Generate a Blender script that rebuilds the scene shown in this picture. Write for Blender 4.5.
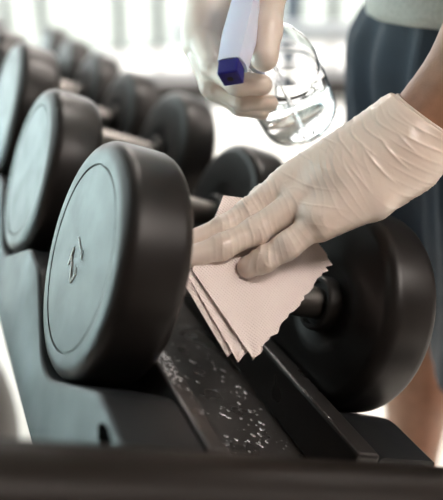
import bpy, bmesh, math, random
import numpy as np
from mathutils import Vector, Matrix

# ------------------------------------------------------------------ scene, camera, light
for o in list(bpy.data.objects):
    bpy.data.objects.remove(o, do_unlink=True)
S = bpy.context.scene
COL = S.collection
PI = math.pi
rnd = random.Random(7)

FPX = 730.6                     # focal length in photo pixels (443 x 500)
H0 = 0.68                       # height of the tier under the nearest left head
TILT = math.radians(20.96)      # tier tilts down towards the user (+X)
PITCH, YAW = math.radians(23.53), math.radians(22.24)
CAM = Vector((-0.0616, -0.546, H0 + 0.3361))

cam_d = bpy.data.cameras.new('camera')
cam = bpy.data.objects.new('camera', cam_d)
COL.objects.link(cam)
cam.location = CAM
cam.rotation_euler = (PI / 2 - PITCH, 0, -YAW)
cam_d.sensor_fit = 'HORIZONTAL'
cam_d.sensor_width = 36
cam_d.lens = FPX / 443 * 36
cam_d.clip_start = 0.02
cam_d.dof.use_dof = True
cam_d.dof.focus_distance = 0.64
cam_d.dof.aperture_fstop = 3.3
S.camera = cam

W = bpy.data.worlds.new('sky')
S.world = W
W.use_nodes = True
bg = W.node_tree.nodes['Background']
bg.inputs[0].default_value = (1.0, 0.975, 0.95, 1)
bg.inputs[1].default_value = 3.8

sun_d = bpy.data.lights.new('sun', 'SUN')
sun_d.energy = 23.0
sun_d.angle = math.radians(2)
sun_d.color = (0.78, 0.97, 1.0)
sun = bpy.data.objects.new('sun', sun_d)
COL.objects.link(sun)
sun.location = (8, -2, 12)
sun.rotation_euler = (math.radians(-4), math.radians(13), 0)    # high, from beyond the roof on the right

S.view_settings.view_transform = 'Standard'
S.view_settings.look = 'None'
S.view_settings.gamma = 1
S.view_settings.use_curve_mapping = False
S.view_settings.exposure = 0.0


def portal(name, loc, rot, sx, sy):
    l = bpy.data.lights.new(name, 'AREA')
    l.shape = 'RECTANGLE'
    l.size, l.size_y = sx, sy
    l.cycles.is_portal = True
    o = bpy.data.objects.new(name, l)
    COL.objects.link(o)
    o.location = loc
    o.rotation_euler = rot
    return o


RX0, RX1, RY0, RY1, RH = -0.95, 5.0, -3.5, 6.3, 3.0
portal("window_daylight", (2.0, RY1 - 0.08, 1.5), (-PI / 2, 0, 0), 5.9, 3.0)
portal('window_daylight', (RX0 + 0.08, 3.3, 1.5), (0, -PI / 2, 0), 3.0, 6.0)

# ------------------------------------------------------------------ frames of reference
ct, st = math.cos(TILT), math.sin(TILT)
SHELF = Matrix(((ct, 0, st, 0), (0, 1, 0, 0), (-st, 0, ct, H0), (0, 0, 0, 1)))   # (along axis, along row, normal)
CAMM = Matrix.Translation(CAM) @ cam.rotation_euler.to_matrix().to_4x4()


def LW(u, v, w):
    return SHELF @ Vector((u, v, w))


def PX(x, y, z):
    """photo pixel at a known distance along the view axis -> world"""
    return CAMM @ Vector(((x - 221.5) / FPX * z, -(y - 250) / FPX * z, -z))


# ------------------------------------------------------------------ helpers
def tag(o, label=None, cat=None, group=None, kind=None):
    if label: o['label'] = label
    if cat: o['category'] = cat
    if group: o['group'] = group
    if kind: o['kind'] = kind
    return o


def empty(name, mat=None, label=None, cat=None, group=None):
    o = bpy.data.objects.new(name, None)
    COL.objects.link(o)
    o.empty_display_size = 0.05
    if mat is not None: o.matrix_world = mat
    return tag(o, label, cat, group)


def link(name, me, mat, parent=None, smooth=True):
    o = bpy.data.objects.new(name, me)
    COL.objects.link(o)
    if mat: 
        if not me.materials: me.materials.append(mat)
    if smooth is True:
        me.polygons.foreach_set('use_smooth', [True] * len(me.polygons))
    if parent: o.parent = parent
    return o


def from_bm(name, bm, mat, parent=None, smooth=True):
    me = bpy.data.meshes.new(name)
    bm.normal_update()
    bm.to_mesh(me)
    bm.free()
    return link(name, me, mat, parent, smooth)


def flat_by_angle(o, deg=35):
    me = o.data
    me.polygons.foreach_set('use_smooth', [True] * len(me.polygons))
    bm = bmesh.new(); bm.from_mesh(me)
    for e in bm.edges:
        e.smooth = len(e.link_faces) != 2 or e.calc_face_angle(0) < math.radians(deg)
    bm.to_mesh(me); bm.free()


def bevel_mod(o, w=0.003, seg=2, ang=30):
    m = o.modifiers.new('bevel', 'BEVEL')
    m.width = w; m.segments = seg; m.limit_method = 'ANGLE'; m.angle_limit = math.radians(ang)
    m.harden_normals = False


def add_box(bm, x0, x1, y0, y1, z0, z1):
    vs = [bm.verts.new((x, y, z)) for z in (z0, z1) for y in (y0, y1) for x in (x0, x1)]
    for f in ((0, 2, 3, 1), (4, 5, 7, 6), (0, 1, 5, 4), (2, 6, 7, 3), (0, 4, 6, 2), (1, 3, 7, 5)):
        bm.faces.new([vs[i] for i in f])


def box(name, x0, x1, y0, y1, z0, z1, mat, parent=None, bev=0.0):
    bm = bmesh.new()
    add_box(bm, x0, x1, y0, y1, z0, z1)
    o = from_bm(name, bm, mat, parent, smooth=False)
    if bev: bevel_mod(o, bev, 2)
    return o


def lathe_mesh(bm, prof, seg=64, axis='x', close_ends=True):
    """prof: list of (axial, radius)"""
    rings = []
    for a, r in prof:
        if r < 1e-6:
            p = (a, 0, 0) if axis == 'x' else (0, 0, a)
            rings.append([bm.verts.new(p)])
        else:
            ring = []
            for k in range(seg):
                t = 2 * PI * k / seg
                ring.append(bm.verts.new((a, r * math.cos(t), r * math.sin(t)) if axis == 'x'
                                         else (r * math.cos(t), r * math.sin(t), a)))
            rings.append(ring)
    for A, B in zip(rings, rings[1:]):
        for k in range(seg):
            k2 = (k + 1) % seg
            if len(A) == 1 and len(B) == 1: continue
            if len(A) == 1: bm.faces.new((A[0], B[k], B[k2]))
            elif len(B) == 1: bm.faces.new((A[k], B[0], A[k2]))
            else: bm.faces.new((A[k], B[k], B[k2], A[k2]))
    bmesh.ops.recalc_face_normals(bm, faces=bm.faces)


def lathe(name, prof, mat, parent=None, seg=64, axis='x', ang=35):
    bm = bmesh.new()
    lathe_mesh(bm, prof, seg, axis)
    o = from_bm(name, bm, mat, parent)
    flat_by_angle(o, ang)
    return o


def tube_bm(bm, pts, rad, seg=12, cap=True):
    pts = [Vector(p) for p in pts]
    n = len(pts)
    rs = rad if isinstance(rad, (list, tuple)) else [rad] * n
    up = None
    rings = []
    for i, p in enumerate(pts):
        d = (pts[min(i + 1, n - 1)] - pts[max(i - 1, 0)]).normalized()
        if up is None:
            up = d.orthogonal().normalized()
        up = (up - d * up.dot(d)).normalized()
        s = d.cross(up)
        rings.append([bm.verts.new(p + (up * math.cos(2 * PI * k / seg) + s * math.sin(2 * PI * k / seg)) * rs[i]) for k in range(seg)])
    for A, B in zip(rings, rings[1:]):
        for k in range(seg):
            bm.faces.new((A[k], A[(k + 1) % seg], B[(k + 1) % seg], B[k]))
    if cap:
        bm.faces.new(rings[0][::-1]); bm.faces.new(rings[-1])
    bmesh.ops.recalc_face_normals(bm, faces=bm.faces)


def tube(name, pts, rad, mat, parent=None, seg=16):
    bm = bmesh.new()
    tube_bm(bm, pts, rad, seg)
    o = from_bm(name, bm, mat, parent)
    flat_by_angle(o, 50)
    return o


# ------------------------------------------------------------------ materials
def mat(name, col, rough=0.5, metal=0.0, spec=0.5, noise=None, bump=None, trans=0.0, ior=1.45, coat=0.0,
        sss=0.0, emit=None, rough_noise=None, col2=None):
    m = bpy.data.materials.new(name)
    m.use_nodes = True
    nt = m.node_tree
    b = nt.nodes['Principled BSDF']
    b.inputs['Base Color'].default_value = (*col, 1)
    b.inputs['Roughness'].default_value = rough
    b.inputs['Metallic'].default_value = metal
    b.inputs['Specular IOR Level'].default_value = spec
    b.inputs['Transmission Weight'].default_value = trans
    b.inputs['IOR'].default_value = ior
    b.inputs['Coat Weight'].default_value = coat
    if sss:
        b.inputs['Subsurface Weight'].default_value = sss
        b.inputs['Subsurface Radius'].default_value = (0.01, 0.006, 0.004)
        b.inputs['Subsurface Scale'].default_value = 0.5
    if emit:
        b.inputs['Emission Color'].default_value = (*emit[0], 1)
        b.inputs['Emission Strength'].default_value = emit[1]
    tc = nt.nodes.new('ShaderNodeTexCoord')
    if noise:           # (scale, second colour)
        n = nt.nodes.new('ShaderNodeTexNoise')
        n.inputs['Scale'].default_value = noise
        n.inputs['Detail'].default_value = 5
        nt.links.new(tc.outputs['Object'], n.inputs['Vector'])
        r = nt.nodes.new('ShaderNodeValToRGB')
        r.color_ramp.elements[0].position = 0.35
        r.color_ramp.elements[1].position = 0.65
        r.color_ramp.elements[0].color = (*col, 1)
        r.color_ramp.elements[1].color = (*(col2 or [c * 1.25 for c in col]), 1)
        nt.links.new(n.outputs['Fac'], r.inputs['Fac'])
        nt.links.new(r.outputs['Color'], b.inputs['Base Color'])
    if rough_noise:     # (scale, lo, hi)
        n = nt.nodes.new('ShaderNodeTexNoise')
        n.inputs['Scale'].default_value = rough_noise[0]
        nt.links.new(tc.outputs['Object'], n.inputs['Vector'])
        mr = nt.nodes.new('ShaderNodeMapRange')
        mr.inputs['From Min'].default_value = 0.3
        mr.inputs['From Max'].default_value = 0.7
        mr.inputs['To Min'].default_value = rough_noise[1]
        mr.inputs['To Max'].default_value = rough_noise[2]
        nt.links.new(n.outputs['Fac'], mr.inputs['Value'])
        nt.links.new(mr.outputs['Result'], b.inputs['Roughness'])
    if bump:            # (scale, strength, distance)
        n = nt.nodes.new('ShaderNodeTexNoise')
        n.inputs['Scale'].default_value = bump[0]
        n.inputs['Detail'].default_value = 3
        nt.links.new(tc.outputs['Object'], n.inputs['Vector'])
        bp = nt.nodes.new('ShaderNodeBump')
        bp.inputs['Strength'].default_value = bump[1]
        bp.inputs['Distance'].default_value = bump[2]
        nt.links.new(n.outputs['Fac'], bp.inputs['Height'])
        nt.links.new(bp.outputs['Normal'], b.inputs['Normal'])
    return m


M_rubber = mat('black_rubber', (0.010, 0.0085, 0.0078), 0.42, spec=0.38, bump=(420, 0.12, 0.0004), rough_noise=(30, 0.34, 0.42))
M_rubber_in = mat('black_rubber_collar', (0.012, 0.011, 0.010), 0.5, bump=(300, 0.2, 0.0004))
M_hole_shade = mat('painted_hole_shade', (0.003, 0.003, 0.003), 1.0, spec=0.0)
M_emblem_glint = mat('emblem_glint_paint', (0.85, 0.88, 0.88), 0.2, spec=0.8)
M_steel = mat('brushed_steel', (0.30, 0.285, 0.27), 0.42, metal=1.0, bump=(900, 0.5, 0.0004))
M_saddle = mat('saddle_plastic', (0.014, 0.015, 0.016), 0.42, spec=0.28, bump=(260, 0.10, 0.0004), rough_noise=(14, 0.36, 0.5))
M_rail = mat('black_powder_coat', (0.022, 0.020, 0.019), 0.36, bump=(700, 0.25, 0.0003), rough_noise=(22, 0.26, 0.45))
M_plate = mat('wet_black_plate', (0.030, 0.027, 0.025), 0.30, spec=0.9, bump=(500, 0.10, 0.0003), rough_noise=(26, 0.20, 0.40))
M_tube = mat('dark_frame_paint', (0.012, 0.009, 0.007), 0.40, spec=0.15, bump=(60, 0.12, 0.002))
M_leg = mat('grey_frame_paint', (0.10, 0.10, 0.095), 0.45)
M_water_glint = mat('water', (0.36, 0.37, 0.38), 0.04, metal=0.45, spec=1.0)  # half-metal grey puts the bright reflections of the drops into their colour
M_skin = mat('skin', (0.30, 0.155, 0.095), 0.45, noise=60, bump=(500, 0.3, 0.0006), sss=0.08)
M_leg_skin = M_skin
M_hair = mat('dark_hair', (0.02, 0.014, 0.01), 0.5, bump=(120, 0.6, 0.004))
M_shirt = mat('grey_marl_cotton', (0.37, 0.37, 0.335), 0.9, noise=220, bump=(600, 0.4, 0.001), col2=(0.46, 0.46, 0.42))
M_shorts = mat('navy_shorts', (0.012, 0.022, 0.036), 0.65, noise=18, bump=(400, 0.3, 0.001))
M_shoe = mat('shoe_fabric', (0.05, 0.05, 0.055), 0.7)
M_sole = mat('shoe_sole', (0.75, 0.75, 0.73), 0.6)
M_eye = mat('eye', (0.05, 0.03, 0.02), 0.1)
M_blue = mat('blue_plastic', (0.012, 0.010, 0.16), 0.3)
M_spray = mat('translucent_white_plastic', (0.62, 0.68, 0.84), 0.3, sss=0.2)
M_bottle = mat('clear_plastic', (1, 1, 1), 0.03, trans=1.0, ior=1.22)
M_liquid = mat('clear_liquid', (0.97, 0.99, 1.0), 0.0, trans=1.0, ior=1.26)
M_floor = mat('pale_floor', (0.80, 0.78, 0.73), 0.20, noise=3, col2=(0.85, 0.83, 0.79))
M_wall = mat('wall_paint', (0.16, 0.13, 0.11), 0.8, bump=(80, 0.1, 0.002))
M_ceil = mat('ceiling_paint', (0.20, 0.18, 0.165), 0.9)
M_frame = mat('window_frame_grey', (0.10, 0.105, 0.11), 0.5)
M_column = mat('blue_grey_column', (0.10, 0.13, 0.17), 0.5)
M_ground = mat('outdoor_paving', (0.80, 0.79, 0.77), 0.9, noise=1.5, col2=(.86, .85, .83))
M_dark_ground = mat('dark_outdoor_ground', (0.105, 0.100, 0.085), 0.95, noise=2.5, bump=(30, .5, .02))
M_lamp = mat('lamp_diffuser', (0.9, 0.9, 0.9), 0.5, emit=((1.0, 0.89, 0.82), 31.0))
M_lampframe = mat('lamp_frame', (0.8, 0.8, 0.8), 0.4)
M_pad_black = mat('bench_vinyl_black', (0.02, 0.018, 0.017), 0.4)
M_pad_pale = mat('bench_vinyl_pale', (0.34, 0.37, 0.40), 0.45)
M_bench = mat('bench_frame_white', (0.55, 0.55, 0.55), 0.4)


def glass_pane_mat(tint=(1, 1, 1)):
    m = bpy.data.materials.new('window_glass')
    m.use_nodes = True
    nt = m.node_tree
    nt.nodes.remove(nt.nodes['Principled BSDF'])
    out = nt.nodes['Material Output']
    t = nt.nodes.new('ShaderNodeBsdfTransparent')
    t.inputs[0].default_value = (*tint, 1)
    g = nt.nodes.new('ShaderNodeBsdfGlossy')
    g.inputs['Roughness'].default_value = 0.02
    mx = nt.nodes.new('ShaderNodeMixShader')
    mx.inputs[0].default_value = 0.04
    nt.links.new(t.outputs[0], mx.inputs[1])
    nt.links.new(g.outputs[0], mx.inputs[2])
    nt.links.new(mx.outputs[0], out.inputs[0])
    return m


M_glass = glass_pane_mat()
M_glass_tint = glass_pane_mat((0.90, 0.985, 0.995))


def glove_mat():
    m = mat('latex_glove', (0.72, 0.61, 0.53), 0.30, spec=0.5, sss=0.10, noise=9, col2=(0.78, 0.68, 0.60), bump=(320, 0.15, 0.0006))
    return m


M_glove = glove_mat()


def paper_mat():
    m = bpy.data.materials.new('embossed_paper')
    m.use_nodes = True
    nt = m.node_tree
    b = nt.nodes['Principled BSDF']
    b.inputs['Roughness'].default_value = 0.9
    b.inputs['Specular IOR Level'].default_value = 0.2
    tc = nt.nodes.new('ShaderNodeTexCoord')
    mp = nt.nodes.new('ShaderNodeMapping')
    mp.inputs['Rotation'].default_value = (0, 0, math.radians(33))
    nt.links.new(tc.outputs['Object'], mp.inputs['Vector'])
    hs = []
    for ax in ('X', 'Y'):
        wv = nt.nodes.new('ShaderNodeTexWave')
        wv.bands_direction = ax
        wv.inputs['Scale'].default_value = 125
        wv.inputs['Distortion'].default_value = 0.6
        wv.inputs['Detail'].default_value = 1
        nt.links.new(mp.outputs[0], wv.inputs['Vector'])
        hs.append(wv)
    mul = nt.nodes.new('ShaderNodeMath'); mul.operation = 'MULTIPLY'
    nt.links.new(hs[0].outputs['Fac'], mul.inputs[0]); nt.links.new(hs[1].outputs['Fac'], mul.inputs[1])
    bp = nt.nodes.new('ShaderNodeBump')
    bp.inputs['Strength'].default_value = 0.55
    bp.inputs['Distance'].default_value = 0.0008
    nt.links.new(mul.outputs[0], bp.inputs['Height'])
    nt.links.new(bp.outputs[0], b.inputs['Normal'])
    n = nt.nodes.new('ShaderNodeTexNoise'); n.inputs['Scale'].default_value = 40
    nt.links.new(tc.outputs['Object'], n.inputs['Vector'])
    r = nt.nodes.new('ShaderNodeValToRGB')
    r.color_ramp.elements[0].color = (0.84, 0.735, 0.70, 1)
    r.color_ramp.elements[1].color = (0.90, 0.80, 0.765, 1)
    nt.links.new(n.outputs['Fac'], r.inputs['Fac'])
    nt.links.new(r.outputs['Color'], b.inputs['Base Color'])
    return m


M_paper = paper_mat()

# ------------------------------------------------------------------ room
def struct(o):
    o['kind'] = 'structure'
    return o


struct(box('floor', RX0, RX1, RY0, RY1, -0.05, 0, M_floor))
struct(box('ceiling', RX0 - .2, RX1 + .2, RY0 - .2, RY1 + .2, RH, RH + .1, M_ceil))
struct(box('wall_right', RX1, RX1 + .15, RY0, RY1, -0.05, RH, M_wall))
struct(box('wall_front', RX0, RX1, RY0 - .15, RY0, -0.05, RH, M_wall))
struct(box('ground', -60, RX0 - .16, -60, 60, -0.30, -0.20, M_ground))
struct(box('ground_dark', RX0 - .16, 60, RY1 + .13, 60, -0.30, -0.21, M_dark_ground))  # made-up dark ground, added to dim the view through the back windows
# solid piece of the left wall beside the photographer, glazing further on
struct(box('wall_left', RX0 - .15, RX0, RY0, 0.3, -0.05, RH, M_wall))


def floor_hit(px, y):
    d = (CAMM.to_3x3() @ Vector(((px - 221.5) / FPX, -(y - 250) / FPX, -1)))
    return CAM + d * (-CAM.z / d.z)


def back_x(px):
    d = (CAMM.to_3x3() @ Vector(((px - 221.5) / FPX, 205 / FPX, -1)))
    return (CAM + d * ((RY1 - CAM.y) / d.y)).x


def window(name, kind_axis, a0, a1, mull, dark):
    """kind_axis 'x': in the back wall from x=a0..a1; 'y': in the left wall"""
    root = struct(empty(name))
    y = RY1 if kind_axis == 'x' else RX0
    sgn = 1 if kind_axis == 'x' else -1

    def bx(nm, s0, s1, z0, z1, d0, d1, m):
        lo, hi = sorted((y + sgn * d0, y + sgn * d1))
        if kind_axis == 'x': return box(nm, s0, s1, lo, hi, z0, z1, m, root)
        return box(nm, lo, hi, s0, s1, z0, z1, m, root)
    bx('sill_rail', a0, a1, -0.05, 0.02, 0, 0.12, M_frame)
    bx('head_rail', a0, a1, RH - 0.12, RH, 0, 0.12, M_frame)
    edges = [a0] + mull + [a1]
    for i, s in enumerate(edges):
        bx('mullion', s - 0.034, s + 0.034, 0.02, RH - 0.12, 0, 0.09, M_frame)
    for s0, s1 in zip(edges, edges[1:]):
        bx('pane', s0 + 0.028, s1 - 0.028, 0.02, RH - 0.12, 0.04, 0.05, M_glass if kind_axis == 'x' else M_glass_tint)
    return root


mx = [back_x(p) for p in (9, 45, 121, 160)]
mull = [mx[0], mx[1], mx[2], mx[3], mx[3] + 0.95, mx[3] + 1.9, mx[3] + 2.85]
mull = [m for m in mull if RX0 + .3 < m < RX1 - .3]
window('window_1', 'x', RX0 + .03, RX1 - .03, mull, True)
window('window_2', 'y', 0.33, RY1 - .03, [1.8, 3.3, 4.8], True)

# blue-grey column in front of the glazing, seen above the spray bottle
cp = floor_hit(291, 62)
o = box('trim_1', cp.x - .06, cp.x + .06, cp.y - .06, cp.y + .06, 0, RH, M_column, None, 0.008)
struct(o)

for i, (lx, ly) in enumerate(((1.4, -1.6), (1.4, 1.0), (1.4, 3.6), (3.6, -1.6), (3.6, 1.0))):
    r = empty('ceiling_light', Matrix.Translation((lx, ly, RH)),
              ['long ceiling light panel behind the camera', 'long ceiling light panel above the gloved hands',
               'long ceiling light panel over the benches', 'long ceiling light panel far right behind the camera',
               'long ceiling light panel far right beside the person'][i], 'ceiling light', 'ceiling light panels')
    box('diffuser', -.58, .58, -.28, .28, -.045, -.03, M_lamp, r)
    bm = bmesh.new()
    add_box(bm, -.62, .62, -.32, -.28, -.05, -.001); add_box(bm, -.62, .62, .28, .32, -.05, -.001)
    add_box(bm, -.62, -.58, -.28, .28, -.05, -.001); add_box(bm, .58, .62, -.28, .28, -.05, -.001)
    from_bm('frame', bm, M_lampframe, r, False)

# ------------------------------------------------------------------ dumbbell rack
PITCHV = 0.2713        # spacing of the dumbbells along the row
HT, GAP = 0.058, 0.190  # head thickness, handle length between the heads
V0 = -0.0122
SL = math.tan(math.radians(27))
VEND = 6.52 * PITCHV

rack = empty('dumbbell_rack', Matrix.Identity(4), 'black and grey steel dumbbell rack with V-shaped saddles and a wet centre plate', 'rack')


def shelf_part(o):
    o.parent = rack
    o.matrix_local = SHELF
    return o


def saddle(name, u0, u1, v_start, wnear, wfar, wbot):
    vs = []
    v = v_start
    while v < VEND:
        vs.append(v); v += 0.0035
    vs.append(VEND)

    def prof(v):
        i = round(v / PITCHV)
        dv = abs(v - i * PITCHV) if i >= 0 else abs(v)
        b = 0.03
        wtop = wnear if v < 0 else wfar
        w = V0 + SL * (dv if dv > b else dv * dv / (2 * b) + b / 2)
        # soft shoulder at the top
        k = 0.006
        h = max(k - abs(w - wtop), 0) / k
        return min(w, wtop) - h * h * k * 0.25
    bm = bmesh.new()
    bev = 0.0040
    loops = []
    for v in vs:
        w = prof(v)
        loops.append([bm.verts.new((u0, v, wbot)), bm.verts.new((u0, v, w - bev)), bm.verts.new((u0 + bev * .3, v, w - bev * .3)),
                      bm.verts.new((u0 + bev, v, w)), bm.verts.new((u1 - bev, v, w)), bm.verts.new((u1 - bev * .3, v, w - bev * .3)),
                      bm.verts.new((u1, v, w - bev)), bm.verts.new((u1, v, wbot))])
    n = len(loops[0])
    for A, B in zip(loops, loops[1:]):
        for k in range(n):
            bm.faces.new((A[k], B[k], B[(k + 1) % n], A[(k + 1) % n]))
    bm.faces.new(loops[0]); bm.faces.new(loops[-1][::-1])
    bmesh.ops.recalc_face_normals(bm, faces=bm.faces)
    o = from_bm(name, bm, M_saddle, rack)
    flat_by_angle(o, 60)
    return shelf_part(o)


sadL = saddle('saddle', 0.000, 0.060, -0.189, 0.053, 0.0435, -0.056)
sadR = saddle('saddle', 0.247, 0.309, -0.150, 0.031, 0.031, -0.056)

# black disc painting the shade of an open hole, on the near end of the left saddle
o = lathe('hole_disc', [(-.0012, 0), (-.0012, .0045), (-.0004, .0075), (.004, .0075)], M_hole_shade, rack, 20)
o.matrix_local = SHELF @ Matrix.Translation((0.0, -0.1632, 0.0385)) @ Matrix.Diagonal((1, 2.1, 1, 1))

o = box('strip', 0.0625, 0.0795, -0.187, VEND, -0.012, 0.052, M_rail, rack, 0.0025); shelf_part(o)
o = box('strip', 0.222, 0.2455, -0.151, VEND, -0.012, 0.0335, M_rail, rack, 0.003); shelf_part(o)
o = box('centre_plate', 0.0600, 0.2470, -0.187, VEND, -0.018, -0.0115, M_plate, rack, 0.001); shelf_part(o)
# near end bar, parallel to the dumbbells
o = tube('end_bar', [(-0.17, -0.2328, 0.0434), (0.46, -0.2328, 0.0434)], 0.032, M_tube, rack, 40); shelf_part(o)
o = tube('end_bar', [(-0.05, VEND + .03, -0.04), (0.36, VEND + .03, -0.04)], 0.03, M_tube, rack, 24); shelf_part(o)
# beams below the saddles that tie the end bars, and the legs
o = box('beam', 0.012, 0.05, -0.225, VEND + .03, -0.085, -0.056, M_tube, rack, 0.004); shelf_part(o)
o = box('beam', 0.258, 0.296, -0.225, VEND + .03, -0.085, -0.056, M_tube, rack, 0.004); shelf_part(o)


def leg(p, q, r):
    return tube('leg', [p, q], r, M_leg, rack, 24)


for vv in (-0.2328, VEND + .03):
    hi = LW(-0.03, vv, -0.045 if vv > 0 else 0.02); lo = Vector((-0.16 if vv < 0 else -0.12, vv, 0.012))
    leg(hi, lo, 0.022)
    hi = LW(0.34, vv, -0.045 if vv > 0 else 0.02); lo = Vector((0.34, vv, 0.012))
    leg(hi, lo, 0.022)
    box('foot', -0.22, 0.46, vv - .03, vv + .03, 0.0, 0.03, M_leg, rack, 0.006)

# ------------------------------------------------------------------ dumbbells
def head_profile(R, T, face_outer=True):
    f = 0.0135
    p = []
    n = 7
    g = 0.775 * R
    # outer face at axial 0 (with a moulded groove), rim, inner face at T (stepped boss for the collar)
    p += [(0.0006, 0), (0.0006, g - .004), (0.0006, g - .0009), (0.0022, g - .0004), (0.0022, g + .0004), (0.0002, g + .0010), (0, g + .003)]
    p += [(0, R - f - .002)]
    for k in range(n + 1):
        a = PI / 2 * k / n
        p.append((f - f * math.cos(a), R - f + f * math.sin(a)))
    p.append((T * .5, R + .0004))
    for k in range(n + 1):
        a = PI / 2 * k / n
        p.append((T - f + f * math.sin(a), R - f + f * math.cos(a)))
    p += [(T, R * .5), (T - .001, .040), (T - .004, .036), (T - .004, .0), ]
    return p


def make_dumbbell(R, label):
    root = empty('dumbbell', None, label, 'dumbbell', 'round rubber dumbbells on the rack')
    for side in (0, 1):
        h = lathe('head', head_profile(R, HT), M_rubber, root, 96, 'x', 40)
        if side: 
            h.matrix_local = Matrix.Translation((2 * HT + GAP, 0, 0)) @ Matrix.Rotation(PI, 4, 'Z')
        c = lathe('collar', [(-.006, .0), (-.006, .027), (.007, .027), (.0095, .0262), (.011, .0245), (.011, .0215), (.006, .0205), (.006, 0)], M_rubber_in, root, 48)
        c.matrix_local = Matrix.Translation((HT, 0, 0)) if not side else Matrix.Translation((HT + GAP, 0, 0)) @ Matrix.Rotation(PI, 4, 'Z')
    # handle slightly thicker in the middle
    hp = [(HT - .004, 0)]
    for k in range(25):
        t = k / 24
        hp.append((HT - .004 + (GAP + .008) * t, .0152 + .0012 * math.sin(PI * t)))
    hp.append((HT + GAP + .004, 0))
    lathe('handle', hp, M_steel, root, 40)
    return root


def copy_tree(o, parent=None):
    c = o.copy(); COL.objects.link(c)
    if parent: c.parent = parent
    for ch in list(o.children): copy_tree(ch, c)
    return c


DB = [(0.1, 'nearest dumbbell, its handle wrapped by the pink-white paper wipes'),
      (0.0965, 'second dumbbell from the camera, just behind the one being wiped'),
      (0.1048, 'third dumbbell from the camera, its right head below the spray hand'),
      (0.1005, 'fourth dumbbell from the camera, blurred'),
      (0.0985, 'fifth dumbbell from the camera, strongly blurred'),
      (0.0985, 'sixth dumbbell from the camera, hazy and strongly blurred'),
      (0.0985, 'seventh dumbbell, farthest of the row towards the windows')]
proto = {}
dbs = []
for i, (R, lab) in enumerate(DB):
    if R in proto:
        d = copy_tree(proto[R]); d['label'] = lab
    else:
        d = make_dumbbell(R, lab); proto[R] = d
    d.matrix_world = SHELF @ Matrix.Translation((0, i * PITCHV, R / math.cos(math.radians(27)) + V0)) @ Matrix.Rotation(rnd.uniform(-.2, .2) if i else 0, 4, 'X')
    dbs.append(d)

# raised mark, its glints painted as a pale colour, on the end face of the nearest left head
def face_pt(px, py):
    d = (CAMM.to_3x3() @ Vector(((px - 221.5) / FPX, -(py - 250) / FPX, -1)))
    inv = SHELF.inverted()
    c = inv @ CAM; dl = inv.to_3x3() @ d
    s = (0 - c.x) / dl.x
    q = c + dl * s
    return (0.0, q.y, q.z - 0.1)


bm = bmesh.new()
for stroke, r in (([(74.6, 246.5), (72.0, 255), (68, 265.5)], [.0004, .0016, .0006]),
                  ([(72.2, 252), (71.4, 268), (70.2, 283)], [.0006, .0011, .0012]),
                  ([(70.6, 281.5), (73.5, 277), (75.6, 274), (76.2, 266)], [.0012, .0008, .0007, .0004]),
                  ([(78.6, 237), (79.6, 244), (81.4, 252)], [.0005, .0008, .0005]),
                  ([(83, 250), (81.4, 256), (81.6, 260)], [.0005, .0009, .0006])):
    tube_bm(bm, [face_pt(*p) for p in stroke], [x * .8 for x in r], 8)
o = from_bm('emblem', bm, M_emblem_glint, dbs[0])
o['label'] = 'small raised mark with glints painted pale'

# ------------------------------------------------------------------ water on the rack
def drop(bm, c, nrm, r, sx=1.0, ang=0.0, h=0.6):
    z = nrm.normalized(); x = z.orthogonal().normalized(); y = z.cross(x)
    x, y = x * math.cos(ang) + y * math.sin(ang), y * math.cos(ang) - x * math.sin(ang)
    n, rings = 12, []
    for lat in (0, .45, .9, 1.25):
        rr, hh = r * math.cos(lat), r * h * math.sin(lat)
        rings.append([bm.verts.new(c + x * (rr * sx * math.cos(2 * PI * k / n)) + y * (rr * math.sin(2 * PI * k / n)) + z * hh) for k in range(n)])
    top = bm.verts.new(c + z * r * h)
    bm.faces.new(rings[0][::-1])
    for A, B in zip(rings, rings[1:]):
        for k in range(n):
            bm.faces.new((A[k], A[(k + 1) % n], B[(k + 1) % n], B[k]))
    for k in range(n):
        bm.faces.new((rings[-1][k], rings[-1][(k + 1) % n], top))


bm = bmesh.new()
NZ = Vector((0, 0, 1))
for k in range(560):
    v = rnd.uniform(-0.155, 0.16)
    u = rnd.uniform(0.086, 0.216)
    # the smooth, wiped patch carries few drops
    if ((v - 0.0) / 0.03) ** 2 + ((u - 0.13) / 0.045) ** 2 < 1 and rnd.random() < .85: continue
    r = 0.0005 + 0.0019 * rnd.random() ** 2.6
    drop(bm, Vector((u, v, -0.0117)), NZ, r, rnd.uniform(1, 1.35), rnd.uniform(0, PI))
for k in range(10):
    drop(bm, Vector((rnd.uniform(.12, .20), rnd.uniform(-.09, -.03), -0.0117)), NZ, rnd.uniform(.0018, .0026), rnd.uniform(1.2, 2.0), rnd.uniform(0, PI))
for k in range(150):
    v = -0.02 + abs(rnd.gauss(0, 0.05)) * rnd.choice((1, -.6))
    drop(bm, Vector((rnd.uniform(.065, .077), v - .03, 0.0519)), NZ, rnd.uniform(.0006, .0018), rnd.uniform(1, 1.6), rnd.uniform(0, PI))
for k in range(40):
    drop(bm, Vector((rnd.uniform(.2225, .226), rnd.uniform(-.10, .03), 0.0334)), NZ, rnd.uniform(.0005, .0011), rnd.uniform(1, 2), PI / 2)
o = from_bm('water_droplets', bm, M_water_glint)
o.matrix_world = SHELF
tag(o, 'clear water droplets sprinkled over the black rack plate', 'water', None, 'stuff')

# ------------------------------------------------------------------ paper wipes
# frame of the sheet: x along the dumbbell axis, y up the slope, z towards the camera
s2 = math.sqrt(.5)
PF = SHELF @ Matrix(((1, 0, 0, 0), (0, s2, -s2, -0.012 - .005 * s2), (0, s2, s2, 0.115 + .005 * s2), (0, 0, 0, 1)))
PFI = PF.inverted()


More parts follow.
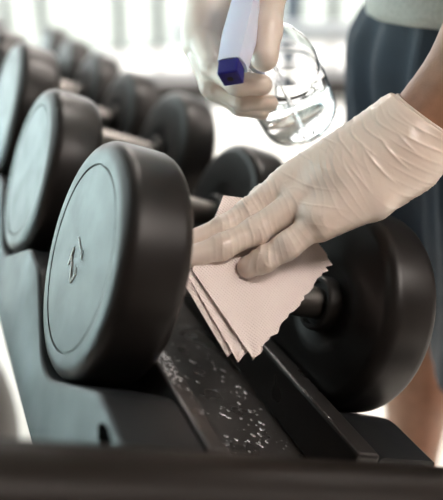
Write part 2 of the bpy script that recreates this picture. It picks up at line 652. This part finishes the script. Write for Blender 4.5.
def sheet_pt(px, py, h=0.0):
    d = (CAMM.to_3x3() @ Vector(((px - 221.5) / FPX, -(py - 250) / FPX, -1)))
    c = PFI @ CAM; dl = PFI.to_3x3() @ d
    s = (h - c.z) / dl.z
    return c + dl * s


wipe = empty('paper_wipe', PF, 'folded pinkish white paper towel under the gloved fingers', 'paper towel')


def sheet(poly_px, h, torn, seed, curl):
    rr = random.Random(seed)
    poly = [sheet_pt(x, y) for x, y in poly_px]
    # rows along y: left and right outline per row (convex outline)
    ys = [p.y for p in poly]
    y0, y1 = min(ys), max(ys)
    n = 46
    m = 30
    rows = []
    for i in range(n + 1):
        y = y0 + (y1 - y0) * min(max(i / n, 0.0008), 0.9992)
        xs = []
        for a, b in zip(poly, poly[1:] + poly[:1]):
            if (a.y - y) * (b.y - y) <= 0 and abs(a.y - b.y) > 1e-9:
                xs.append(a.x + (b.x - a.x) * (y - a.y) / (b.y - a.y))
        rows.append((y, min(xs), max(xs)))
    bm = bmesh.new()
    top, bot = [], []
    for i, (y, a, b) in enumerate(rows):
        jr = rr.uniform(-1, 1) * torn + (rr.random() < .15) * -torn
        r1, r2 = [], []
        for j in range(m + 1):
            t = j / m
            x = a + (b + jr - a) * t
            f = (i / n)
            z = h + curl * (1 - f) ** 2 * 0.01 + 0.0008 * math.sin(9 * t + 5 * f + seed) + (0.0012 * rr.random() * torn / 0.002 if t > .9 else 0)
            r1.append(bm.verts.new((x, y, z + .0003)))
            r2.append(bm.verts.new((x, y, z - .0003)))
        top.append(r1); bot.append(r2)
    for i in range(n):
        for j in range(m):
            bm.faces.new((top[i][j], top[i][j + 1], top[i + 1][j + 1], top[i + 1][j]))
            bm.faces.new((bot[i][j], bot[i + 1][j], bot[i + 1][j + 1], bot[i][j + 1]))
        bm.faces.new((top[i][0], top[i + 1][0], bot[i + 1][0], bot[i][0]))
        bm.faces.new((top[i][m], bot[i][m], bot[i + 1][m], top[i + 1][m]))
    for j in range(m):
        bm.faces.new((top[0][j], bot[0][j], bot[0][j + 1], top[0][j + 1]))
        bm.faces.new((top[n][j], top[n][j + 1], bot[n][j + 1], bot[n][j]))
    o = from_bm('sheet', bm, M_paper, wipe)
    flat_by_angle(o, 50)
    return o


sheet([(222, 196), (250, 201), (306, 226), (328, 267), (250, 362), (190, 272), (211, 226)], .0034, .0022, 1, .2)
sheet([(222, 197), (250, 202), (304, 228), (322, 270), (236, 363), (187, 277), (210, 228)], .0022, .0008, 2, 0)
sheet([(222, 198), (250, 203), (300, 230), (316, 270), (233, 352), (186, 279), (209, 230)], .0011, .0004, 3, 0)
sheet([(222, 199), (250, 204), (298, 232), (310, 272), (228, 357), (184, 283), (208, 232)], .0000, .0005, 4, 0)


# ------------------------------------------------------------------ implicit bodies
def smin(a, b, k):
    h = np.clip(0.5 + 0.5 * (b - a) / k, 0, 1)
    return b + (a - b) * h - k * h * (1 - h)


def seg_d(P, a, b, ra, rb, flat=None):
    a = np.array(a, np.float32); b = np.array(b, np.float32)
    ab = b - a
    t = np.clip(((P - a) @ ab) / max(ab @ ab, 1e-9), 0, 1)
    q = P - (a + t[..., None] * ab)
    if flat is not None:       # flattened section: squeeze along a direction
        nrm, fac = flat
        nrm = np.array(nrm, np.float32)
        dn = q @ nrm
        q = q + (dn * (fac - 1))[..., None] * nrm
        return (np.sqrt((q * q).sum(-1)) - (ra + (rb - ra) * t))
    return np.sqrt((q * q).sum(-1)) - (ra + (rb - ra) * t)


def surface_net(field, lo, hi, step):
    """field(P)->distance; returns verts, quads"""
    lo = np.array(lo, np.float32); hi = np.array(hi, np.float32)
    n = np.ceil((hi - lo) / step).astype(int) + 1
    ax = [lo[i] + step * np.arange(n[i], dtype=np.float32) for i in range(3)]
    F = np.empty(tuple(n), np.float32)
    for i in range(n[0]):
        G = np.stack(np.meshgrid(ax[0][i:i + 1], ax[1], ax[2], indexing='ij'), -1)
        F[i] = field(G)[0]
    inside = F < 0
    c = [inside[a:n[0] - 1 + a, b:n[1] - 1 + b, d:n[2] - 1 + d] for a in (0, 1) for b in (0, 1) for d in (0, 1)]
    cnt = sum(x.astype(np.int8) for x in c)
    act = (cnt > 0) & (cnt < 8)
    idx = np.argwhere(act)
    vid = -np.ones(act.shape, np.int64)
    vid[act] = np.arange(len(idx))
    corners = [(a, b, d) for a in (0, 1) for b in (0, 1) for d in (0, 1)]
    vals = np.stack([F[idx[:, 0] + a, idx[:, 1] + b, idx[:, 2] + d] for a, b, d in corners], 1)
    acc = np.zeros((len(idx), 3)); num = np.zeros(len(idx))
    for i, ci in enumerate(corners):
        for j, cj in enumerate(corners):
            if j <= i or sum(abs(x - y) for x, y in zip(ci, cj)) != 1: continue
            va, vb = vals[:, i], vals[:, j]
            m = (va < 0) != (vb < 0)
            t = np.where(m, va / np.where(m, va - vb, 1), 0)
            p = np.array(ci)[None] + t[:, None] * (np.array(cj) - np.array(ci))[None]
            acc += np.where(m[:, None], p, 0); num += m
    V = lo + (idx + acc / num[:, None]) * step
    Q = []
    for d in range(3):
        e1, e2 = [(1, 2), (2, 0), (0, 1)][d]
        sl0 = [slice(None)] * 3; sl1 = [slice(None)] * 3
        sl0[d] = slice(0, n[d] - 1); sl1[d] = slice(1, n[d])
        A, B = inside[tuple(sl0)], inside[tuple(sl1)]
        ch = np.argwhere(A != B)
        ok = (ch[:, e1] > 0) & (ch[:, e2] > 0) & (ch[:, e1] < n[e1] - 1) & (ch[:, e2] < n[e2] - 1)
        ch = ch[ok]
        if not len(ch): continue
        fl = A[ch[:, 0], ch[:, 1], ch[:, 2]]

        def cell(o1, o2):
            k = ch.copy(); k[:, e1] += o1; k[:, e2] += o2
            return vid[k[:, 0], k[:, 1], k[:, 2]]
        q = np.stack([cell(-1, -1), cell(0, -1), cell(0, 0), cell(-1, 0)], 1)
        q[~fl] = q[~fl][:, ::-1]
        Q.append(q)
    return V, np.concatenate(Q)


def np_mesh(name, V, Q):
    me = bpy.data.meshes.new(name)
    me.vertices.add(len(V)); me.vertices.foreach_set('co', np.asarray(V, np.float32).ravel())
    me.loops.add(len(Q) * 4); me.loops.foreach_set('vertex_index', np.asarray(Q, np.int32).ravel())
    me.polygons.add(len(Q)); me.polygons.foreach_set('loop_start', np.arange(0, len(Q) * 4, 4, dtype=np.int32))
    me.update(calc_edges=True)
    me.validate()
    return me


def vnormals(V, Q):
    n = np.cross(V[Q[:, 2]] - V[Q[:, 0]], V[Q[:, 3]] - V[Q[:, 1]])
    N = np.zeros_like(V)
    for k in range(4): np.add.at(N, Q[:, k], n)
    return N / np.maximum(np.linalg.norm(N, axis=1, keepdims=True), 1e-12)


def relax(V, Q, it=2, lam=.5):
    E = np.concatenate([Q[:, [0, 1]], Q[:, [1, 2]], Q[:, [2, 3]], Q[:, [3, 0]]])
    for _ in range(it):
        A = np.zeros_like(V); c = np.zeros(len(V))
        np.add.at(A, E[:, 0], V[E[:, 1]]); np.add.at(c, E[:, 0], 1)
        np.add.at(A, E[:, 1], V[E[:, 0]]); np.add.at(c, E[:, 1], 1)
        V = V + lam * (A / np.maximum(c, 1)[:, None] - V)
    return V


def bones_field(groups, k_group, k_all, clip=None):
    """groups: list of chains; chain: list of (p, r) ; fingers stay apart because chains are joined with a small radius"""
    def f(P):
        tot = None
        for ch, kk, fl in groups:
            g = None
            for (a, ra), (b, rb) in zip(ch, ch[1:]):
                d = seg_d(P, a, b, ra, rb, fl)
                g = d if g is None else smin(g, d, k_group)
            tot = g if tot is None else smin(tot, g, kk)
        if clip is not None:
            c, n = clip
            tot = np.maximum(tot, (P - np.array(c, np.float32)) @ np.array(n, np.float32))
        return tot
    return f


def snoise(P, seed, freq):
    r = np.random.RandomState(seed)
    out = 0
    for k in range(6):
        d = r.normal(size=3); d /= np.linalg.norm(d)
        out = out + np.sin(P @ d * freq * r.uniform(.6, 1.6) + r.uniform(0, 6.28))
    return out / 3.0


def bounds(groups, pad):
    pts = np.array([list(p) + [r] for ch, _, _ in groups for p, r in ch])
    return (pts[:, :3] - pts[:, 3:]).min(0) - pad, (pts[:, :3] + pts[:, 3:]).max(0) + pad


def J(x, y, z, r):
    return (np.array(PX(x, y, z)), r)


# ------------------------------------------------------------------ the person
person = empty('person', Matrix.Translation((0.60, 0.18, 0)),
               'person in grey shirt, navy shorts and cream latex gloves leaning over the rack', 'person')
PINV = Matrix.Translation((-0.60, -0.18, 0))


def pchild(o):
    o.parent = person
    o.matrix_local = PINV
    return o


# --- near glove pressing the wipes
ring_ = [J(184, 259, .618, .0092), J(222, 247, .628, .0106), J(256, 231, .640, .0118), J(296, 203, .650, .0135)]
middle = [J(184, 243, .632, .0085), J(222, 228, .644, .0096), J(248, 211, .655, .0106), J(279, 187, .664, .013)]
index = [J(222, 230, .664, .0085), J(240, 216, .672, .009), J(262, 197, .676, .0100), J(290, 178, .676, .012)]
pinky = [J(248, 267, .636, .0100), J(264, 260, .634, .0108), J(287, 246, .634, .0116), J(318, 222, .638, .0135)]
thumb = [J(268, 222, .706, .009), J(284, 205, .702, .0105), J(312, 182, .692, .0125), J(350, 160, .676, .016)]
carp = [(392, 120), (396, 133), (401, 147), (404, 160)]
pal = []
for ch, (cx, cy), z in ((index, carp[0], .672), (middle, carp[1], .664), (ring_, carp[2], .660), (pinky, carp[3], .660)):
    pal.append(([ch[-1], J(cx, cy, z, .021)], .016, None))
cuff_c = PX(435, 122, .676)
cuff_d = (PX(470, 74, .656) - PX(432, 124, .676)).normalized()
groups = pal + [([J(340, 178, .652, .022), J(398, 148, .664, .031), (np.array(cuff_c), .0425), (np.array(cuff_c + cuff_d * .03), .0435)], .02, None)]
groups += [([J(318, 222, .640, .016), J(372, 198, .650, .020), J(412, 165, .664, .026)], .014, None)]
groups += [(index, .003, None), (middle, .002, None), (ring_, .002, None), (pinky, .002, None), (thumb, .008, None)]


def crease_disp(V, N, e1, e2, o, fingers, amp, cuff_s):
    s = (V - o) @ e1
    c = (V - o) @ e2

    def folds(ang, lam, wf_, wa, mseed, mf, pw):
        ph = (s * math.cos(ang) + c * math.sin(ang)) / lam * PI + wa * snoise(V, mseed, wf_) + .6 * wa * snoise(V, mseed + 1, wf_ * 2.3)
        m = np.clip(.05 + .85 * snoise(V, mseed + 2, mf), 0, 1)
        return (1 - np.abs(np.sin(ph))) ** pw * m
    nz = snoise(V, 3, 55)
    wristy = np.clip((s - .02) / .05, 0, 1)
    d = .0011 * folds(.36, .017, 30, 1.9, 21, 60, 5) + .0009 * folds(.22, .0105, 42, 1.7, 31, 75, 4)
    d = d + .0010 * folds(.08, .0085, 34, 1.5, 41, 60, 3) * wristy + .0006 * folds(.62, .0065, 60, 1.6, 51, 80, 3)
    d = d + .0008 * folds(-.15, .020, 30, 1.6, 71, 50, 7) - .0007 * folds(.40, .026, 26, 1.5, 61, 45, 6)
    # across-finger wrinkles gathered round the joints
    best = np.full(len(V), 9.0); fd = np.zeros(len(V))
    for f_ in fingers:
        L = 0
        for (a0, ra), (b0, rb) in zip(f_, f_[1:]):
            ab = b0 - a0; ln = np.linalg.norm(ab)
            t = np.clip(((V - a0) @ ab) / (ln * ln), 0, 1)
            q = np.linalg.norm(V - (a0 + t[:, None] * ab), axis=1) - (ra + (rb - ra) * t)
            near = q < best
            w_ = (np.abs(1 - t) if L == 0 else np.minimum(np.abs(t), np.abs(1 - t))) * ln
            skew = .35 * ((V - a0) @ e2) / .0068 * PI
            wr = (1 - np.abs(np.sin((L + t * ln) / .0068 * PI + skew + 2.2 * nz + 1.3 * snoise(V, 71, 130)))) ** 3 * np.exp(-(w_ / .014) ** 2)
            fd = np.where(near, wr, fd); best = np.where(near, q, best)
            L += ln
    wf = np.clip(1 - best / .006, 0, 1)
    amp = amp * np.clip((cuff_s - s) / .010, 0, 1)
    return amp * (d * (1 - wf) + wf * .0012 * (fd - .2) * np.clip(.6 + .6 * snoise(V, 77, 70), .1, 1.2))


def glove(name, groups, clip, step, fingers, amp, relax_it=2, label=None):
    lo, hi = bounds(groups, .006)
    V, Q = surface_net(bones_field(groups, .006, .01, clip), lo, hi, step)
    V = relax(V, Q, relax_it)
    N = vnormals(V, Q)
    o_ = fingers[2][-1][0]
    e1 = np.array(clip[1], float); e1 /= np.linalg.norm(e1)
    e2 = fingers[-2][-1][0] - fingers[0][-1][0]; e2 = e2 - e1 * (e2 @ e1); e2 /= np.linalg.norm(e2)
    d = crease_disp(V, N, e1, e2, o_, fingers, amp, (np.array(clip[0]) - o_) @ e1)
    V = V + N * d[:, None]
    me = np_mesh(name, V, Q)
    o = link(name, me, M_glove)
    if label: o['label'] = label
    return pchild(o)


g1 = glove('glove', groups, (cuff_c, cuff_d), .0011, [index, middle, ring_, pinky, thumb], 1.0, 2,
           'cream latex glove pressing the paper')


def ring_tube(c, d, R, r, squash=1.0, name='cuff_bead'):
    x = d.orthogonal().normalized(); y = d.cross(x)
    pts = [c + (x * math.cos(t) + y * math.sin(t)) * R for t in [2 * PI * k / 64 for k in range(64)]]
    bm = bmesh.new()
    rings = []
    for k in range(64):
        rad = (pts[k] - c).normalized()
        rings.append([bm.verts.new(pts[k] + (rad * math.cos(2 * PI * j / 8) + d * math.sin(2 * PI * j / 8)) * r) for j in range(8)])
    for k in range(64):
        A, B = rings[k], rings[(k + 1) % 64]
        for j in range(8):
            bm.faces.new((A[j], B[j], B[(j + 1) % 8], A[(j + 1) % 8]))
    bmesh.ops.recalc_face_normals(bm, faces=bm.faces)
    return from_bm(name, bm, M_glove)


b = ring_tube(cuff_c, cuff_d, .0424, .0021)
b.parent = g1

# --- far glove round the neck of the spray bottle
h_thumb = [J(264, 57, .640, .0128), J(266, 30, .648, .0140), J(270, -8, .665, .0150), J(250, -45, .690, .018)]
h_mid = [J(262, 85, .666, .0098), J(238, 83, .660, .0110), J(214, 66, .680, .0125), J(203, 38, .702, .0155)]
h_ring = [J(270, 103, .684, .0078), J(242, 101, .680, .0088), J(212, 86, .692, .0110), J(199, 46, .712, .0155)]
h_pink = [J(262, 112, .716, .008), J(240, 106, .716, .009), J(214, 90, .722, .010), J(202, 55, .728, .012)]
h_idx = [J(252, 40, .700, .009), J(240, 20, .715, .010), J(222, 2, .720, .0115), J(208, 10, .705, .0135)]
wr = J(222, -70, .735, .030)
g2g = [([h_mid[-1], J(207, -28, .712, .022), wr], .016, None), ([h_ring[-1], J(214, -28, .725, .020), wr], .014, None),
       ([h_pink[-1], J(218, -28, .735, .018), wr], .012, None), ([h_idx[-1], J(220, -35, .715, .020), wr], .014, None),
       ([h_thumb[-1], wr], .014, None), ([J(200, 30, .712, .015), J(214, 5, .712, .018)], .012, None),
       ([wr, J(236, -150, .790, .037)], .012, None)]
fing2 = [h_idx, h_mid, h_ring, h_pink, h_thumb]
g2g += [(f_, .001, None) for f_ in fing2]
cuff2_c = PX(233, -128, .775)
cuff2_d = (PX(236, -150, .790) - PX(222, -70, .735)).normalized()
g2 = glove('glove', g2g, (cuff2_c, cuff2_d), .0016, fing2, .4, 2, 'cream latex glove gripping the spray bottle')
b = ring_tube(cuff2_c, cuff2_d, .0365, .0016)
b.parent = g2

# --- body: one continuous surface (head, trunk, arms, legs)
V3 = lambda *p: np.array(p, float)
shL, shR = V3(.46, -.01, 1.37), V3(.44, .35, 1.38)
wristL = np.array(PX(412, 146, .664)); elbL = np.array(PX(600, -95, .63))
wristR = np.array(PX(224, -85, .745)); elbR = np.array(PX(330, -330, .93))
armL = [(shL, .055), (elbL, .046), (np.array(PX(505, 30, .645)), .048), (np.array(cuff_c), .0375), (wristL, .026)]
armR = [(shR, .055), (elbR, .045), (elbR * .5 + wristR * .5, .042), (np.array(cuff2_c), .031), (wristR, .025)]
hipL, hipR = V3(.60, .10, .90), V3(.60, .28, .90)
kneeL, kneeR = V3(.60, .07, .48), V3(.605, .285, .48)
ankL, ankR = V3(.64, .06, .09), V3(.645, .285, .09)
body_g = [([(V3(.61, .19, .95), .125), (V3(.565, .18, 1.12), .118), (V3(.49, .17, 1.28), .135)], .05, None),
          ([(shL, .06), (V3(.46, .17, 1.36), .085), (shR, .06)], .06, None),
          ([(V3(.45, .17, 1.38), .06), (V3(.40, .17, 1.50), .052)], .03, None),
          ([(V3(.37, .17, 1.60), .082), (V3(.345, .17, 1.545), .065)], .03, None),
          ([(V3(.285, .17, 1.575), .010), (V3(.268, .17, 1.555), .013)], .015, None),
          ([(V3(.385, .085, 1.59), .014), (V3(.385, .085, 1.565), .010)], .008, None),
          ([(V3(.385, .255, 1.59), .014), (V3(.385, .255, 1.565), .010)], .008, None),
          (armL, .02, None), (armR, .02, None),
          ([(hipL, .095), (kneeL, .058), (kneeL * .6 + ankL * .4 + V3(.015, 0, 0), .055), (ankL, .036)], .03, None),
          ([(hipR, .095), (kneeR, .060), (kneeR * .6 + ankR * .4 + V3(.015, 0, 0), .058), (ankR, .037)], .03, None),
          ([(ankL, .036), (ankL + V3(-.14, -.01, -.055), .028)], .02, None),
          ([(ankR, .036), (ankR + V3(-.14, .01, -.055), .028)], .02, None)]
lo, hi = bounds(body_g, .02)
V, Q = surface_net(bones_field(body_g, .02, .02), lo, hi, .011)
V = relax(V, Q, 2)
o = link('body', np_mesh('body', V, Q), M_skin); pchild(o)
body = o
for ys in (.135, .205):
    e = lathe('eye', [(-.009, 0), (-.0063, .0063), (0, .009), (.0063, .0063), (.009, 0)], M_eye, body, 16)
    e.location = (.292, ys, 1.602)
tube('mouth', [(.283, .147, 1.527), (.277, .17, 1.525), (.283, .193, 1.527)], .004, mat('lips', (.28, .10, .08), .4), body, 8)
hair_g = [([(V3(.385, .17, 1.625), .088), (V3(.42, .17, 1.585), .082)], .03, None)]
lo, hi = bounds(hair_g, .02)
V, Q = surface_net(bones_field(hair_g, .02, .02, ((.31, .17, 1.60), (-.75, 0, -.66))), lo, hi, .01)
pchild(link('hair', np_mesh('hair', V, Q), M_hair))

# shirt: trunk and short sleeves, ends at the hem
sh_g = [([(V3(.605, .185, .88), .165), (V3(.575, .18, 1.12), .142), (V3(.49, .17, 1.28), .152)], .05, None),
        ([(shL, .075), (V3(.46, .17, 1.36), .10), (shR, .075)], .06, None),
        ([(shL, .075), (shL * .45 + elbL * .55, .068)], .04, None), ([(shR, .075), (shR * .45 + elbR * .55, .068)], .04, None)]
HEM = .918


def shirt_field(P):
    d = np.maximum(bones_field(sh_g[:2], .03, .02)(P), HEM - P[..., 2])
    for s_, e_, g_ in ((shL, elbL, sh_g[2]), (shR, elbR, sh_g[3])):
        ax_ = ((e_ - s_) / np.linalg.norm(e_ - s_)).astype(np.float32)
        sl = np.maximum(bones_field([g_], .03, .02)(P), (P - (s_ * .5 + e_ * .5).astype(np.float32)) @ ax_)
        d = smin(d, sl, .03)
    return np.maximum(d, (P - np.array((.44, .17, 1.455), np.float32)) @ np.array((-.25, 0, .97), np.float32))


lo, hi = bounds(sh_g, .02)
V, Q = surface_net(shirt_field, lo, hi, .011)
V = relax(V, Q, 1)
pchild(link('shirt', np_mesh('shirt', V, Q), M_shirt))

# shorts: waist and two wide legs with soft vertical folds
so_g = [([(V3(.62, .185, .93), .148), (V3(.62, .185, .84), .150)], .04, None),
        ([(V3(.595, .10, .86), .125), (V3(.61, .065, .44), .105)], .03, None),
        ([(V3(.60, .275, .86), .128), (V3(.61, .285, .44), .098)], .03, None)]


def shorts_field(P):
    d = bones_field(so_g, .03, .02)(P)
    d = np.maximum(d, P[..., 2] - .955)
    return np.maximum(d, .47 - P[..., 2])


lo, hi = bounds(so_g, .02)
V, Q = surface_net(shorts_field, lo, hi, .009)
V = relax(V, Q, 1)
N = vnormals(V, Q)
ang = np.arctan2(V[:, 1] - .185, V[:, 0] - .6)
fold = np.sin(ang * 15 + 3 * np.sin(V[:, 2] * 9) + 1.2 * np.sin(ang * 5 + 1))
V = V + N * (.008 * fold * np.clip((.97 - V[:, 2]) / .08, 0, 1) * (.45 + .55 * np.clip((V[:, 2] - .5) / .4, 0, 1)))[:, None]
pchild(link('shorts', np_mesh('shorts', V, Q), M_shorts))

for nm, ank, yy in (('L', ankL, -.01), ('R', ankR, .01)):
    sg = [([(ank + V3(.01, 0, -.03), .045), (ank + V3(-.13, yy, -.052), .036)], .02, None), ([(ank + V3(.012, 0, .0), .043), (ank + V3(.01, 0, -.03), .045)], .02, None)]
    lo, hi = bounds(sg, .02)
    V, Q = surface_net(lambda P: np.maximum(np.maximum(bones_field(sg, .02, .02)(P), .022 - P[..., 2]), P[..., 2] - .115), lo, hi, .008)
    so = pchild(link('shoe', np_mesh('shoe', V, Q), M_shoe))
    bm = bmesh.new()
    for z in (0.0, .024):
        for k in range(24):
            t = 2 * PI * k / 24
            bm.verts.new((ank[0] - .06 + .125 * math.cos(t), ank[1] + yy * .5 + .044 * math.sin(t), z))
    bm.verts.ensure_lookup_table()
    vs = list(bm.verts)
    bm.faces.new(vs[:24][::-1]); bm.faces.new(vs[24:])
    for k in range(24): bm.faces.new((vs[k], vs[(k + 1) % 24], vs[24 + (k + 1) % 24], vs[24 + k]))
    from_bm('sole', bm, M_sole, so, False)

# ------------------------------------------------------------------ spray bottle
B0 = PX(300, 117, .800); B1 = PX(255, 22, .668)
bz = (B1 - B0).normalized()
tip = PX(231, 73, .600)
L = (B1 - B0).length
hd = B1 + bz * .022
nx = (tip - hd); nx = (nx - bz * nx.dot(bz)).normalized()
ny = bz.cross(nx)
BF = Matrix((( nx.x, ny.x, bz.x, B0.x), (nx.y, ny.y, bz.y, B0.y), (nx.z, ny.z, bz.z, B0.z), (0, 0, 0, 1)))
bottle = empty('spray_bottle', BF, 'clear plastic spray bottle with blue nozzle held over the rack', 'spray bottle')
R = .0425
po = [(0.004, 0), (0.002, R * .55), (0, R * .80), (.002, R * .92), (.008, R * .99), (.016, R), (L * .36, R), (L * .42, R * .965), (L * .46, R * .92), (L * .50, R * .965),
      (L * .56, R * .97), (L * .66, R * .90), (L * .76, R * .74), (L * .84, R * .54), (L * .90, R * .40), (L * .93, .0135), (L, .0135)]
wall = .0013
pi_ = [(a, max(r - wall, 0)) for a, r in po]
pi_[0] = (.0058, 0); pi_[1] = (.0040, pi_[1][1]); pi_[2] = (.0022, pi_[2][1]); pi_[3] = (.0040, pi_[3][1])
lathe('bottle_body', po + [(L, .0122)] + pi_[::-1][1:], M_bottle, bottle, 64, 'z', 60)
# liquid surface stays level inside the tilted bottle
lv = [(a + .0002 if i < 3 else a, max(r - .0002, 0)) for i, (a, r) in enumerate(pi_)]
bm = bmesh.new()
lathe_mesh(bm, [p for p in lv if p[0] < L * .92] + [(L * .915, 0)], 64, 'z')
up_l = (BF.to_3x3().transposed() @ Vector((0, 0, 1)))
bmesh.ops.bisect_plane(bm, geom=bm.verts[:] + bm.edges[:] + bm.faces[:], plane_co=(0, 0, L * .47), plane_no=up_l, clear_outer=True)
bmesh.ops.contextual_create(bm, geom=[e for e in bm.edges if e.is_boundary])
bmesh.ops.recalc_face_normals(bm, faces=bm.faces)
o = from_bm('liquid', bm, M_liquid, bottle); flat_by_angle(o, 40)
lathe('collar', [(L - .012, .0136), (L - .012, .0155), (L + .010, .0150), (L + .012, .010), (L + .012, 0)], M_spray, bottle, 32, 'z')
tube('dip_tube', [(.0, 0, L + .005), (.004, 0, L * .5), (.012, .002, .012)], .0018, M_bottle, bottle, 10)
reach = (tip - hd).dot(nx)
zt = (tip - B1).dot(bz)
# spray head: tapered body from the neck to the nozzle
bm = bmesh.new()
secs = [(-.030, .0085, .012, .016), (-.014, .0105, .012, .020), (.010, .0125, .010, .021), (reach * .5, .0128, .008, .022), (reach - .008, .0112, .008, .019)]
rings = []
for x, hy, z0, hh in secs:
    zc = L + .022 + (zt - .022) * max(x, 0) / reach
    r_ = []
    for k in range(16):
        t = 2 * PI * k / 16
        cy_, sz_ = math.cos(t), math.sin(t)
        sq = 1 / max(abs(cy_), abs(sz_)) ** .55
        r_.append(bm.verts.new((x, hy * cy_ * min(sq, 1.25), zc + hh * .62 * sz_ * min(sq, 1.25))))
    rings.append(r_)
for A, B in zip(rings, rings[1:]):
    for k in range(16): bm.faces.new((A[k], A[(k + 1) % 16], B[(k + 1) % 16], B[k]))
bm.faces.new(rings[0][::-1]); bm.faces.new(rings[-1])
bmesh.ops.recalc_face_normals(bm, faces=bm.faces)
sh = from_bm('spray_head', bm, M_spray, bottle); flat_by_angle(sh, 40)
zn = L + zt
nz = box('nozzle_cap', reach - .0085, reach + .006, -.0088, .0088, zn - .0088, zn + .0088, M_blue, bottle, .0012)
lathe('nozzle_hole', [(reach + .0062, 0), (reach + .0062, .0028), (reach + .004, .0032)], M_rubber_in, nz, 16).location = (0, 0, zn)
tube('trigger', [(reach * .45, 0, L + .012), (reach * .50, 0, L - .004), (reach * .44, 0, L - .024), (reach * .52, 0, L - .042)], [.0055, .005, .0045, .004], M_spray, bottle, 10)

# ------------------------------------------------------------------ exercise ball under the rack
dd = (CAMM.to_3x3() @ Vector(((-150 - 221.5) / FPX, -(450 - 250) / FPX, -1)))
bc = CAM + dd * ((0.26 - CAM.z) / dd.z)
pr = []
for k in range(49):
    a = PI * k / 48 - PI / 2
    rr_ = 0.26 * math.cos(a) * (1 - .006 * (abs((k % 6) - 3) < .5))
    pr.append((0.26 * math.sin(a), max(rr_, 0)))
pr[0] = (-.26, 0); pr[-1] = (.26, 0)
M_ball = mat('ball_vinyl', (0.06, 0.055, 0.05), 0.45)
ball = empty('exercise_ball', Matrix.Translation(bc), 'dark grey exercise ball on the floor beneath the rack', 'exercise ball')
lathe('shell', pr, M_ball, ball, 64, 'x', 60)
lathe('valve_plug', [(-.263, 0), (-.263, .006), (-.258, .008)], M_bench, ball, 16)

# ------------------------------------------------------------------ benches in the background
def bench(loc, rz, padm, length, label):
    r = empty('weight_bench', Matrix.Translation(loc) @ Matrix.Rotation(rz, 4, 'Z'), label, 'bench')
    box('seat_pad', -length * .5, -length * .18, -.15, .15, .40, .47, padm, r, .02)
    box('back_pad', -length * .17, length * .5, -.15, .15, .40, .47, padm, r, .02)
    box('spine', -length * .48, length * .48, -.03, .03, .34, .40, M_bench, r, .005)
    for x in (-length * .40, length * .40):
        box('leg', x - .03, x + .03, -.03, .03, .05, .34, M_bench, r, .005)
        box('foot', x - .03, x + .03, -.28, .28, 0, .05, M_bench, r, .008)
    return r


p = floor_hit(270, 190)
bench((p.x, p.y + .1, 0), -YAW + .12, M_pad_black, 1.25, 'black padded weight bench just beyond the rack')
p = floor_hit(285, 95)
bench((p.x, p.y, 0), -YAW, M_pad_pale, 1.5, 'pale grey weight bench out on the white floor')
